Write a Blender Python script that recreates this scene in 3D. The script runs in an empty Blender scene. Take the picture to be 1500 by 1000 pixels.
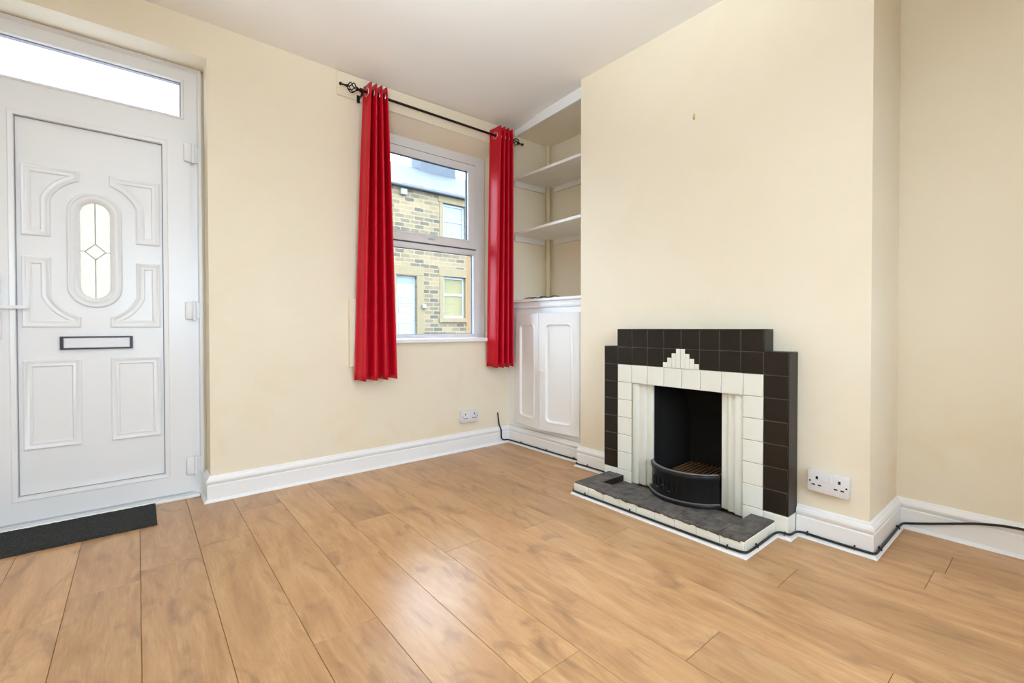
import bpy, bmesh, math, random
from mathutils import Vector, Matrix
random.seed(7)
C = bpy.context.scene.collection
PI = math.pi
OFF = {}          # world origin of each parent, so parts can be written in room coordinates

# ------------------------------------------------------------------ materials
def lin(c):
    f = lambda v: v/12.92 if v <= .04045 else ((v+.055)/1.055)**2.4
    return (f(c[0]/255), f(c[1]/255), f(c[2]/255), 1)

class NT:
    def __init__(s, name):
        s.m = bpy.data.materials.new(name); s.m.use_nodes = True
        s.t = s.m.node_tree; s.b = s.t.nodes['Principled BSDF']
        s.co = s.t.nodes.new('ShaderNodeTexCoord')
    def n(s, kind, **kw):
        o = s.t.nodes.new(kind)
        for k, v in kw.items():
            if hasattr(o, k): setattr(o, k, v)
            else: o.inputs[k.replace('_', ' ')].default_value = v
        return o
    def l(s, a, b): s.t.links.new(a, b)
    def mapping(s, scale=(1, 1, 1), rot=(0, 0, 0), src=None):
        m = s.n('ShaderNodeMapping'); m.inputs['Scale'].default_value = scale
        m.inputs['Rotation'].default_value = rot
        s.l(src or s.co.outputs['Object'], m.inputs['Vector']); return m.outputs['Vector']
    def noise(s, scale, detail=4, rough=.5, vec=None, dist=0):
        o = s.n('ShaderNodeTexNoise', Scale=scale, Detail=detail, Roughness=rough, Distortion=dist)
        s.l(vec or s.co.outputs['Object'], o.inputs['Vector']); return o.outputs['Fac']
    def ramp(s, fac, stops):
        r = s.n('ShaderNodeValToRGB'); e = r.color_ramp.elements
        while len(e) < len(stops): e.new(.5)
        for i, (p, c) in enumerate(stops): e[i].position = p; e[i].color = c
        s.l(fac, r.inputs['Fac']); return r.outputs['Color']
    def mix(s, fac, a, b, mode='MIX'):
        m = s.n('ShaderNodeMix', data_type='RGBA', blend_type=mode)
        for sock, v in ((m.inputs[0], fac), (m.inputs[6], a), (m.inputs[7], b)):
            if hasattr(v, 'is_output'): s.l(v, sock)
            else: sock.default_value = v
        return m.outputs[2]
    def bump(s, h, strength=.2, dist=.01):
        b = s.n('ShaderNodeBump', Strength=strength, Distance=dist)
        s.l(h, b.inputs['Height']); s.l(b.outputs['Normal'], s.b.inputs['Normal'])
    def color(s, c): s.l(c, s.b.inputs['Base Color'])
    def set(s, **kw):
        for k, v in kw.items(): s.b.inputs[k.replace('_', ' ')].default_value = v

def bw(a): return (a, a, a, 1)

def simple(name, rgb, rough=.5, metal=0, var=.08, scale=6, bump=0, bscale=60, **kw):
    t = NT(name); c = lin(rgb)
    d = tuple(x*(1-var) for x in c[:3])+(1,)
    t.color(t.mix(t.noise(scale, 5), d, c))
    t.set(Roughness=rough, Metallic=metal, **kw)
    if bump: t.bump(t.noise(bscale, 3), bump, .002)
    return t.m

def wall_paint(name, rgb, stain=.42):
    t = NT(name); c = lin(rgb)
    a = t.mix(t.noise(1.3, 3), c, tuple(x*y for x, y in zip(c[:3], (.97, .95, .92)))+(1,))
    # yellowed scuffs, strongest low on the wall
    sep = t.n('ShaderNodeSeparateXYZ'); g = t.n('ShaderNodeNewGeometry'); t.l(g.outputs['Position'], sep.inputs[0])
    mr = t.n('ShaderNodeMapRange', From_Min=.1, From_Max=.9, To_Min=1, To_Max=.25); t.l(sep.outputs['Z'], mr.inputs[0])
    st = t.ramp(t.noise(3.2, 6, .6, dist=.6), [(.5, bw(0)), (.72, bw(1))])
    mm = t.n('ShaderNodeMath', operation='MULTIPLY'); t.l(st, mm.inputs[0]); t.l(mr.outputs[0], mm.inputs[1])
    m2 = t.n('ShaderNodeMath', operation='MULTIPLY'); t.l(mm.outputs[0], m2.inputs[0]); m2.inputs[1].default_value = stain
    a = t.mix(m2.outputs[0], a, tuple(x*y for x, y in zip(c[:3], (.90, .76, .52)))+(1,))
    t.color(a); t.set(Roughness=.8); t.set(**{'Specular IOR Level': .3})
    t.bump(t.noise(45, 4), .06, .003)
    return t.m

M = {}
M['cream'] = wall_paint('cream wall paint', (238, 229, 210))
M['creamwarm'] = wall_paint('cream reveal paint', (238, 226, 204), .12)
M['ceiling'] = wall_paint('white ceiling paint', (240, 238, 236), .0)
M['gloss'] = simple('white gloss paint', (244, 245, 247), .32, var=.04, bump=.05, bscale=12)
M['boardpaint'] = simple('dirty white board paint', (238, 236, 230), .5, var=.1, scale=9)
M['pvc'] = simple('white door plastic', (233, 234, 237), .3, var=.02)
M['pvcseal'] = simple('grey rubber seal', (150, 146, 148), .6)  # grey of the seals round the toplight and door panel
M['gasket'] = simple('blue grey gasket and gap shadow', (92, 100, 106), .7)
M['blackplastic'] = simple('black letterplate plastic', (42, 26, 44), .35)
M['flap'] = simple('white letterplate flap', (228, 229, 236), .3, var=.02)
M['iron'] = simple('black wrought iron', (38, 33, 30), .45, metal=.6, var=.3, scale=40)
M['chrome'] = simple('chrome eyelet', (215, 215, 218), .15, metal=1)
M['socket'] = simple('white socket plastic', (226, 225, 228), .35, var=.03)
M['dark'] = simple('dark slot', (18, 16, 15), .7)
M['cable'] = simple('black cable rubber', (24, 21, 22), .38)
M['brass'] = simple('brass', (214, 198, 120), .4, metal=.4)
M['pipe'] = simple('cream painted pipe', (232, 218, 186), .5)
M['creamtile'] = simple('cream glazed tile', (236, 236, 226), .22, var=.06, scale=12)
M['groutw'] = simple('pale grout', (178, 172, 152), .9)
M['blacktile'] = simple('black brown glazed tile', (37, 30, 24), .38, var=.18, scale=14, **{'Specular_IOR_Level': .3})
M['groutb'] = simple('dark grout', (88, 82, 74), .9)
t = NT('dusty black hearth tile')
t.color(t.mix(t.ramp(t.noise(22, 8, .7), [(.35, bw(0)), (.7, bw(1))]), lin((58, 53, 50)), lin((112, 105, 99))))
t.set(Roughness=.7); t.bump(t.noise(70, 4), .4, .003); M['hearthtile'] = t.m
M['hearthgrout'] = simple('hearth grout', (52, 48, 45), .9)
t = NT('blackened cast iron')
t.color(t.mix(t.noise(30, 6, .7), lin((30, 28, 28)), lin((52, 50, 50))))
t.set(Roughness=.33, Metallic=.55); t.bump(t.noise(90, 4), .25, .002); M['castiron'] = t.m
t = NT('rusty iron')
t.color(t.mix(t.noise(40, 6, .7), lin((60, 38, 16)), lin((104, 68, 26)))); t.set(Roughness=.9)
t.bump(t.noise(120, 4), .5, .002); M['rust'] = t.m
t = NT('sooty fireback')
t.color(t.mix(t.noise(7, 6, .6), lin((6, 5, 4)), lin((17, 12, 9)))); t.set(Roughness=.95)
M['soot'] = t.m

# red satin curtain cloth
t = NT('red curtain cloth')
t.color(t.mix(t.noise(4, 3), lin((204, 2, 36)), lin((190, 1, 30))))
t.set(Roughness=.42, **{'Sheen Weight': .05, 'Sheen Roughness': .35, 'Specular IOR Level': .34})
t.b.inputs['Sheen Tint'].default_value = lin((255, 150, 155))
t.bump(t.noise(500, 2), .08, .001); M['curtain'] = t.m

# doormat
t = NT('charcoal mat pile')
t.color(t.mix(t.ramp(t.noise(260, 5, .8), [(.4, bw(0)), (.65, bw(1))]), lin((38, 39, 41)), lin((98, 99, 98))))
t.set(Roughness=1.0, **{'Specular IOR Level': .1}); t.bump(t.noise(300, 4), 1, .01); M['mat'] = t.m

# glass: clear pane with mirror reflection by angle
t = NT('clear window glass')
tr = t.n('ShaderNodeBsdfTransparent'); tr.inputs[0].default_value = (.95, .97, .965, 1)
gl = t.n('ShaderNodeBsdfGlossy', Roughness=.02); fr = t.n('ShaderNodeFresnel', IOR=1.4)
mx = t.n('ShaderNodeMixShader'); t.l(fr.outputs[0], mx.inputs[0]); t.l(tr.outputs[0], mx.inputs[1]); t.l(gl.outputs[0], mx.inputs[2])
t.l(mx.outputs[0], t.t.nodes['Material Output'].inputs['Surface']); M['glass'] = t.m
# frosted panes scatter daylight
def frosted(name, rgb, bs):
    t = NT(name)
    tl = t.n('ShaderNodeBsdfTranslucent'); gl = t.n('ShaderNodeBsdfGlossy', Roughness=.25); mx = t.n('ShaderNodeMixShader', Fac=.06)
    t.l(t.ramp(t.noise(bs, 3, .7), [(.3, tuple(x*.9 for x in lin(rgb)[:3])+(1,)), (.7, lin(rgb))]), tl.inputs[0])
    bp_ = t.n('ShaderNodeBump', Strength=.5, Distance=.004); t.l(t.noise(bs, 3), bp_.inputs['Height'])
    t.l(bp_.outputs[0], tl.inputs['Normal']); t.l(bp_.outputs[0], gl.inputs['Normal'])
    t.l(tl.outputs[0], mx.inputs[1]); t.l(gl.outputs[0], mx.inputs[2])
    t.l(mx.outputs[0], t.t.nodes['Material Output'].inputs['Surface']); return t.m
M['frost'] = frosted('frosted toplight glass', (250, 252, 252), 90)
M['frost2'] = frosted('frosted oval glass', (188, 182, 170), 160)
M['lead'] = simple('pale lead strip', (172, 176, 172), .5)

# laminate floor: every board carries its own random value in the colour attribute 'board'
t = NT('oak laminate boards')
at = t.n('ShaderNodeAttribute', attribute_name='board')
sp = t.n('ShaderNodeSeparateColor'); t.l(at.outputs['Color'], sp.inputs[0])
vm = t.n('ShaderNodeVectorMath', operation='MULTIPLY_ADD'); t.l(at.outputs['Color'], vm.inputs[0])
vm.inputs[1].default_value = (13, 31, 7); t.l(t.co.outputs['Object'], vm.inputs[2])
V = vm.outputs[0]
g1 = t.noise(3.2, 6, .62, t.mapping((3.2, .55, 1), src=V), 1.6)      # cathedral figure
g2 = t.noise(11, 8, .7, t.mapping((24, 1.0, 1), src=V), .5)           # fine grain
g3 = t.noise(2.0, 4, .6, t.mapping((2.2, 1.0, 1), src=V), .8)        # cloudy tone
g4 = t.noise(3.6, 5, .55, t.mapping((2.6, .9, 1), src=V), 1.2)       # dark smudges and knots
c = t.ramp(g1, [(.30, lin((174, 131, 90))), (.50, lin((197, 153, 108))), (.70, lin((214, 173, 128)))])
c = t.mix(t.ramp(g2, [(.33, bw(.5)), (.58, bw(0))]), c, lin((164, 118, 76)))
c = t.mix(t.ramp(g3, [(.40, bw(.0)), (.72, bw(.5))]), c, lin((204, 164, 120)))
c = t.mix(t.ramp(g4, [(.55, bw(0)), (.74, bw(.75))]), c, lin((140, 106, 78)))
tone = t.n('ShaderNodeMapRange', To_Min=.84, To_Max=1.05); t.l(sp.outputs[0], tone.inputs[0])
cc = t.n('ShaderNodeCombineColor')
for i in range(3): t.l(tone.outputs[0], cc.inputs[i])
c = t.mix(1.0, c, cc.outputs[0], 'MULTIPLY')
t.color(c)
t.set(Roughness=.31, **{'Specular IOR Level': .5})
t.bump(g2, .05, .001); M['floor'] = t.m
M['gap'] = simple('board gap', (120, 84, 50), .8)

# outside
t = NT('coursed sandstone')
mp = t.mapping((1, 1, 1), (PI/2, 0, 0))
br = t.n('ShaderNodeTexBrick', Scale=1.0); br.offset = .43; br.squash = 1.0
for k, v in dict(Mortar_Size=.016, Brick_Width=.36, Row_Height=.145, Mortar_Smooth=.3, Bias=.05).items(): br.inputs[k.replace('_', ' ')].default_value = v
dn = t.n('ShaderNodeTexNoise', Scale=2.2, Detail=3.); t.l(mp, dn.inputs['Vector'])
dv = t.n('ShaderNodeVectorMath', operation='MULTIPLY_ADD'); t.l(dn.outputs['Color'], dv.inputs[0]); dv.inputs[1].default_value = (.05, .02, 0); t.l(mp, dv.inputs[2])
t.l(dv.outputs[0], br.inputs['Vector'])
br.inputs['Color1'].default_value = lin((110, 95, 70)); br.inputs['Color2'].default_value = lin((57, 54, 48)); br.inputs['Mortar'].default_value = lin((115, 102, 78))
c = t.mix(t.ramp(t.noise(2.6, 4, .6), [(.5, bw(0)), (.7, bw(.5))]), br.outputs['Color'], lin((103, 87, 64)))
c = t.mix(t.ramp(t.noise(5.3, 5, .6), [(.58, bw(0)), (.74, bw(.5))]), c, lin((50, 50, 47)))
t.color(c); t.set(Roughness=.95); t.bump(br.outputs['Fac'], -.4, .02); M['stone'] = t.m
M['stonetrim'] = simple('dressed sandstone', (106, 93, 68), .9, var=.2, scale=5)
M['stonejamb'] = simple('orange sandstone jamb', (139, 106, 66), .9, var=.12)
t = NT('grey slate')
b2 = t.n('ShaderNodeTexBrick', Scale=1.0); t.l(t.mapping((1, 1, 1)), b2.inputs['Vector'])
for k, v in dict(Mortar_Size=.01, Brick_Width=.3, Row_Height=.22).items(): b2.inputs[k.replace('_', ' ')].default_value = v
b2.inputs['Color1'].default_value = lin((40, 45, 52)); b2.inputs['Color2'].default_value = lin((31, 36, 42)); b2.inputs['Mortar'].default_value = lin((38, 42, 47))
t.color(b2.outputs['Color']); t.set(Roughness=.8); M['slate'] = t.m
M['chimney'] = simple('pale grey chimney stone', (64, 69, 75), .9, var=.2)
M['gutter'] = simple('grey gutter', (73, 78, 84), .5)
M['gutterlight'] = simple('pale gutter edge', (130, 137, 143), .5)
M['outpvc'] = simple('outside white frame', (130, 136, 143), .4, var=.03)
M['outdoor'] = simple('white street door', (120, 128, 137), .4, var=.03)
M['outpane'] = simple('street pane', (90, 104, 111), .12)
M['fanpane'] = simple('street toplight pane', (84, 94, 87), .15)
M['blind'] = simple('yellow blind', (106, 99, 66), .8, var=.1)
M['asphalt'] = simple('asphalt', (75, 75, 77), .95, var=.25, scale=20)
M['vent'] = simple('grey plastic box', (101, 101, 97), .6)

# ------------------------------------------------------------------ mesh builder
class MB:
    def __init__(s): s.bm = bmesh.new()
    def _join(s, t):
        me = bpy.data.meshes.new('tmp'); t.to_mesh(me); t.free(); s.bm.from_mesh(me); bpy.data.meshes.remove(me)
    def box(s, x0, x1, y0, y1, z0, z1, bev=0, seg=1, rot=None, piv=None):
        t = bmesh.new(); bmesh.ops.create_cube(t, size=1)
        for v in t.verts:
            v.co = Vector((x0+(v.co.x+.5)*(x1-x0), y0+(v.co.y+.5)*(y1-y0), z0+(v.co.z+.5)*(z1-z0)))
        if bev: bmesh.ops.bevel(t, geom=t.edges[:], offset=bev, segments=seg, affect='EDGES', profile=.5)
        if rot is not None:
            pv = Vector(piv)
            for v in t.verts: v.co = pv + rot @ (v.co - pv)
        s._join(t); return s
    def poly(s, pts, faces):
        vs = [s.bm.verts.new(p) for p in pts]
        for f in faces:
            try: s.bm.faces.new([vs[i] for i in f])
            except ValueError: pass
        return s
    def tube(s, pts, r, n=10, closed=False, rf=None):
        pts = [Vector(p) for p in pts]; N = len(pts); rings = []
        prev = None
        for i, p in enumerate(pts):
            a = pts[(i-1) % N] if (closed or i > 0) else p
            b = pts[(i+1) % N] if (closed or i < N-1) else p
            d = (b-a).normalized()
            if prev is None:
                u = d.orthogonal().normalized()
            else:
                u = (prev - d*prev.dot(d)).normalized()
            prev = u; w = d.cross(u); rr = rf(i/(N-1)) if rf else r
            rings.append([s.bm.verts.new(p+u*rr*math.cos(2*PI*k/n)+w*rr*math.sin(2*PI*k/n)) for k in range(n)])
        for i in range(N if closed else N-1):
            A, B = rings[i], rings[(i+1) % N]
            for k in range(n): s.bm.faces.new((A[k], A[(k+1) % n], B[(k+1) % n], B[k]))
        if not closed:
            s.bm.faces.new(rings[0][::-1]); s.bm.faces.new(rings[-1])
        return s
    def lathe(s, prof, org, axis=(0, 0, 1), n=24):
        ax = Vector(axis).normalized(); u = ax.orthogonal().normalized(); w = ax.cross(u); o = Vector(org); rings = []
        for r, h in prof:
            rings.append([s.bm.verts.new(o+ax*h+u*max(r, 1e-5)*math.cos(2*PI*k/n)+w*max(r, 1e-5)*math.sin(2*PI*k/n)) for k in range(n)])
        for A, B in zip(rings, rings[1:]):
            for k in range(n): s.bm.faces.new((A[k], A[(k+1) % n], B[(k+1) % n], B[k]))
        s.bm.faces.new(rings[0][::-1]); s.bm.faces.new(rings[-1]); return s
    def shape(s, loops, place, h0, h1):
        """flat outline (first loop) with holes (others), between depths h0 and h1; place(u, v, h) -> xyz"""
        for h, flip in ((h0, True), (h1, False)):
            t = bmesh.new(); es = []
            for lp in loops:
                vs = [t.verts.new((u, v, 0)) for u, v in lp]
                es += [t.edges.new((vs[i], vs[(i+1) % len(vs)])) for i in range(len(vs))]
            bmesh.ops.triangle_fill(t, use_beauty=True, use_dissolve=False, edges=es, normal=(0, 0, 1))
            for v in t.verts: v.co = Vector(place(v.co.x, v.co.y, h))
            s._join(t)
        for lp in loops:
            n = len(lp); A = [s.bm.verts.new(place(u, v, h0)) for u, v in lp]; B = [s.bm.verts.new(place(u, v, h1)) for u, v in lp]
            for i in range(n): s.bm.faces.new((A[i], A[(i+1) % n], B[(i+1) % n], B[i]))
        return s
    def moulding(s, loop, prof, place):
        """profile of (inset, height) swept round a closed outline"""
        n = len(loop); area = sum(loop[i][0]*loop[(i+1) % n][1]-loop[(i+1) % n][0]*loop[i][1] for i in range(n))
        sg = 1 if area > 0 else -1; mit = []
        for i in range(n):
            p, q, r = (Vector(loop[(i+k) % n]) for k in (-1, 0, 1))
            d1 = (q-p).normalized(); d2 = (r-q).normalized()
            n1 = Vector((-d1.y, d1.x))*sg; n2 = Vector((-d2.y, d2.x))*sg
            mit.append((n1+n2)/max(.35, 1+n1.dot(n2)))
        rows = [[s.bm.verts.new(place(loop[i][0]+mit[i].x*d, loop[i][1]+mit[i].y*d, h)) for i in range(n)] for d, h in prof]
        for A, B in zip(rows, rows[1:]):
            for i in range(n): s.bm.faces.new((A[i], A[(i+1) % n], B[(i+1) % n], B[i]))
        return s
    def sweep(s, path, prof, i0, i1, z=0):
        """closed profile (offset to the right of the path, height) swept along plan path points i0..i1, mitred"""
        P = [Vector(p) for p in path]; secs = []
        nr = lambda a, b: Vector(((b-a).y, -(b-a).x)).normalized()
        for i in range(i0, i1+1):
            ns = []
            if i > 0: ns.append(nr(P[i-1], P[i]))
            if i < len(P)-1: ns.append(nr(P[i], P[i+1]))
            m = ns[0] if len(ns) == 1 else (ns[0]+ns[1])/(1+ns[0].dot(ns[1]))
            secs.append([s.bm.verts.new((P[i].x+m.x*d, P[i].y+m.y*d, z+h)) for d, h in prof])
        k = len(prof)
        for A, B in zip(secs, secs[1:]):
            for j in range(k): s.bm.faces.new((A[j], A[(j+1) % k], B[(j+1) % k], B[j]))
        s.bm.faces.new(secs[0][::-1]); s.bm.faces.new(secs[-1]); return s
    def build(s, name, mat, parent=None, smooth=False, local=False, **tags):
        bm = s.bm
        bmesh.ops.remove_doubles(bm, verts=bm.verts[:], dist=1e-6)
        bmesh.ops.recalc_face_normals(bm, faces=bm.faces[:])
        if parent is not None: org = Vector((0, 0, 0)) if local else OFF[parent.name]
        elif local: org = Vector((0, 0, 0))
        else:
            xs = [v.co for v in bm.verts]
            org = Vector(((min(v.x for v in xs)+max(v.x for v in xs))/2, (min(v.y for v in xs)+max(v.y for v in xs))/2, min(v.z for v in xs)))
        for v in bm.verts: v.co -= org
        me = bpy.data.meshes.new(name); bm.to_mesh(me); bm.free()
        me.materials.append(mat)
        if smooth:
            for p in me.polygons: p.use_smooth = True
            me.set_sharp_from_angle(angle=math.radians(38))
        o = bpy.data.objects.new(name, me); C.objects.link(o)
        if parent is not None: o.parent = parent; OFF[o.name] = org.copy()
        else: o.location = org; OFF[o.name] = org.copy()
        for k, v in tags.items(): o[k] = v
        return o

def thing(name, label, cat, loc, rotz=0, group=None, kind=None, roty=0):
    o = bpy.data.objects.new(name, None); C.objects.link(o); o.empty_display_size = .1
    o.location = loc; o.rotation_euler = (0, roty, rotz)
    if label: o['label'] = label; o['category'] = cat
    if group: o['group'] = group
    if kind: o['kind'] = kind
    OFF[o.name] = Vector(loc); return o

def S(label, cat): return dict(kind='structure', label=label, category=cat)
def T(label, cat, **k): return dict(label=label, category=cat, **k)

# ------------------------------------------------------------------ room dimensions (metres; camera stands over x=0, y=0)
FW = 2.985      # front wall plane (y)
BX = 2.355      # chimney breast face (x)
RX = 2.83       # right wall in the right hand alcove
AX = 2.89       # back of the left hand alcove
BY0, BY1 = .515, 2.12
LX, BKY = -1.25, -1.9
EXT = 3.36      # outer face of front wall
CEIL = 2.645

# ---- floor of separate boards, one mesh
fl = bmesh.new(); layer = fl.loops.layers.float_color.new('board')
joints = {-2: [2.09], -1: [2.215], 0: [2.30], 1: [2.388], 2: [2.72, 1.432], 3: [1.852], 4: [.905], 5: [1.667], 6: [1.989, .682],
          7: [1.622, .295], 8: [1.315], 9: [.665], 10: [1.05], 11: [1.62], 12: [.29], 13: [.9], 14: [.5]}
def board(x0, x1, y0, y1, mi):
    r = (random.random(), random.random(), random.random(), 1); g = .0006; b = .0009
    a = [(x0+g, y0+g), (x1-g, y0+g), (x1-g, y1-g), (x0+g, y1-g)]
    i_ = [(x0+g+b, y0+g+b), (x1-g-b, y0+g+b), (x1-g-b, y1-g-b), (x0+g+b, y1-g-b)]
    lo = [fl.verts.new((x, y, -.0015)) for x, y in a]; hi = [fl.verts.new((x, y, 0)) for x, y in i_]
    fs = [fl.faces.new(hi)]+[fl.faces.new((lo[k], lo[(k+1) % 4], hi[(k+1) % 4], hi[k])) for k in range(4)]
    for f in fs:
        for lp in f.loops: lp[layer] = r
for k in range(-7, 16):
    x0 = .002+.2*k; x1 = x0+.2
    js = list(joints.get(k, [random.uniform(.2, 1.4)]))
    while max(js) < 3.4: js.append(max(js)+1.3)
    while min(js) > -2: js.append(min(js)-1.3)
    js.sort()
    for a, b in zip(js, js[1:]): board(x0, x1, a, min(b, 3.3), 0) if a < 3.3 else None
q = [fl.verts.new(p) for p in ((-1.6, -2.2, -.002), (3.3, -2.2, -.002), (3.3, 3.3, -.002), (-1.6, 3.3, -.002))]
f = fl.faces.new(q); f.material_index = 1
me = bpy.data.meshes.new('floor'); fl.to_mesh(me); fl.free(); me.materials.append(M['floor']); me.materials.append(M['gap'])
o = bpy.data.objects.new('floor', me); C.objects.link(o)
for k, v in S('warm oak laminate floor laid in long boards towards the front wall', 'floor').items(): o[k] = v

# ---- ceiling, dipping a little where it meets the front wall
b = MB(); nx, ny = 24, 40; X0, X1, Y0, Y1 = LX-.1, 3.0, BKY-.1, EXT
ys = [Y0+(2.4-Y0)*i/10 for i in range(11)]+[2.4+(3.0-2.4)*i/14 for i in range(1, 15)]+[EXT]
def cz(x, y):
    s = min(1, max(0, (y-2.5)/.485)); s = s*s*(3-2*s)
    return CEIL-.034*s+.004*math.sin(x*3.1+1)*s
vs = [[(X0+(X1-X0)*i/nx, y, cz(X0+(X1-X0)*i/nx, y)) for i in range(nx+1)] for y in ys]
pts = [p for r in vs for p in r]; w = nx+1
fc = [(j*w+i, j*w+i+1, (j+1)*w+i+1, (j+1)*w+i) for j in range(len(ys)-1) for i in range(nx)]
b.poly(pts, fc)
b.box(X0, X1, Y0, Y1, 2.70, 2.8)
b.build('ceiling', M['ceiling'], smooth=True, **S('white painted ceiling', 'ceiling'))

# ---- front wall with door and window openings
DX0, DX1, DZ = -.635, .305, 2.421
WX0, WX1, WZ0, WZ1 = 1.17, 2.285, .845, 2.457
IY = 3.21
b = MB()
b.box(LX-.1, DX0, FW, IY, 0, 2.69); b.box(DX0, DX1, FW, IY, DZ, 2.69)
b.box(DX1, WX0, FW, IY, 0, 2.69); b.box(WX0, WX1, FW, IY, 0, WZ0); b.box(WX0, WX1, FW, IY, WZ1, 2.69)
b.box(WX1, 3.0, FW, IY, 0, 2.69)
b.box(.2915, DX1, 3.172, IY, 0, DZ); b.box(DX0, DX1, 3.172, IY, 2.4175, DZ); b.box(DX0, -.6325, 3.172, IY, 0, DZ)
# sloping soffit over the window
b.poly([(WX0, FW, WZ1), (WX1, FW, WZ1), (WX1, IY, WZ1), (WX0, IY, WZ1), (WX1, IY, 2.335), (WX0, IY, 2.335)],
       [(0, 1, 4, 5), (1, 2, 4), (0, 5, 3), (2, 3, 5, 4)])
b.build('wall_front', M['cream'], **S('cream front wall with front door and window', 'wall'))
b = MB(); e0 = IY+.002
b.box(LX-1, DX0-.02, e0, EXT, -.3, 5.5); b.box(DX0-.02, DX1+.02, e0, EXT, 2.43, 5.5); b.box(DX0-.02, DX1+.02, e0, EXT, -.3, -.01)
b.box(DX1+.02, WX0+.03, e0, EXT, -.3, 5.5); b.box(WX0+.03, 2.245, e0, EXT, -.3, .80); b.box(WX0+.03, 2.245, e0, EXT, 2.40, 5.5); b.box(2.245, 6, e0, EXT, -.3, 5.5)
b.build('wall_outside', M['stonejamb'], **S('orange sandstone outer face of the front wall seen past the window frame', 'wall'))

# ---- chimney breast with the hole for the firebox, right wall, left wall, back wall
HY0, HY1, HZ = 1.07, 1.54, .70
b = MB()
b.box(BX, RX+.1, BY0, HY0, 0, 2.69); b.box(BX, RX+.1, HY1, BY1, 0, 2.69); b.box(BX, RX+.1, HY0, HY1, HZ, 2.69); b.box(2.74, RX+.1, HY0, HY1, 0, HZ)
b.build('wall_fireplace', M['cream'], **S('cream chimney breast standing out around the fireplace', 'wall'))
b = MB(); b.box(RX, RX+.12, BKY-.1, BY0, 0, 2.69); b.build('wall_right', M['cream'], **S('cream wall of the recess right of the chimney breast', 'wall'))
b = MB(); b.box(AX, AX+.12, BY1, FW, 0, 2.69); b.build('wall_alcove', M['cream'], **S('cream back wall of the shelved alcove', 'wall'))
b = MB(); b.box(LX-.12, LX, BKY, FW-.002, 0, 2.69); b.build('wall_left', M['cream'], **S('cream left wall outside the photo', 'wall'))
BW = (-.2, 1.4, .85, 2.25)
b = MB()
b.box(LX-.12, BW[0], BKY-.12, BKY-.002, 0, 2.69); b.box(BW[1], RX+.12, BKY-.12, BKY-.002, 0, 2.69)
b.box(BW[0], BW[1], BKY-.12, BKY-.002, 0, BW[2]); b.box(BW[0], BW[1], BKY-.12, BKY-.002, BW[3], 2.69)
b.build('wall_back', M['cream'], **S('cream back wall behind the camera with an added fill window', 'wall'))
w2 = thing('fill_window', 'unseen white framed window added behind the camera for fill light', 'window', (.6, BKY-.06, BW[2]), kind='structure')  # unseen window, added to let fill light in from behind
b = MB()
for x in (BW[0], .575, BW[1]-.05): b.box(x, x+.05, BKY-.09, BKY-.04, BW[2], BW[3])
for z in (BW[2], BW[3]-.05): b.box(BW[0], BW[1], BKY-.089, BKY-.041, z, z+.05)
b.build('window_frame', M['pvc'], w2)
b = MB(); b.box(BW[0]+.01, BW[1]-.01, BKY-.068, BKY-.064, BW[2]+.01, BW[3]-.01); b.build('glass_pane', M['glass'], w2)

# ---- baseboards and floor beads, one mitred run
PATH = [(DX1, 3.15), (DX1, FW), (2.42, FW), (2.42, BY1), (BX, BY1), (BX, 1.832), (BX, .783), (BX, BY0), (RX, BY0), (RX, BKY+.02)]
SK = [(0, 0), (.018, 0), (.018, .088), (.013, .092), (.016, .097), (.021, .106), (.022, .114), (.018, .124), (.011, .130), (.009, .136), (.004, .139), (0, .139)]
BEAD = [(.0185, 0), (.034, 0), (.031, .006), (.025, .011), (.0185, .014)]
runs = [('baseboard_front', 0, 2, 'white moulded baseboard along the front wall'), ('baseboard_alcove', 2, 3, 'white baseboard under the alcove cupboard'),
        ('baseboard_breast', 3, 5, 'short white baseboard left of the fireplace'), ('baseboard_return', 6, 8, 'white baseboard from the fireplace round the chimney breast corner'),
        ('baseboard_right', 8, 9, 'white baseboard in the right recess')]
for i, (n, a, c, lb) in enumerate(runs):
    b = MB(); b.sweep(PATH, SK, a, c); b.build(n, M['gloss'], **S(lb, 'baseboard'))
    b = MB(); b.sweep(PATH, BEAD, a, c); b.build('trim_%d' % (i+1), M['gloss'], **S('white floor bead at the foot of the '+lb[6:], 'trim'))
HP = [(2.353, 1.832), (2.25, 1.832), (2.25, 1.79), (1.93, 1.79), (1.93, .838), (2.25, .838), (2.25, .783), (2.353, .783)]
b = MB(); b.sweep(HP, [(.001, 0), (.0145, 0), (.012, .007), (.007, .012), (.001, .014)], 0, 7)
b.build('trim_6', M['gloss'], **S('white floor bead round the tiled hearth', 'trim'))
b = MB(); b.box(DX0+.005, .268, 3.105, 3.14, 0, .016, .004); b.build('trim_7', M['gloss'], **S('white floor bead at the door threshold', 'trim'))
b = MB(); b.box(1.0, 2.419, FW-.014, FW-.001, 2.448, 2.60, .003); b.build('trim_8', M['cream'], **S('cream painted batten above the window carrying the curtain pole', 'trim'))

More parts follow.
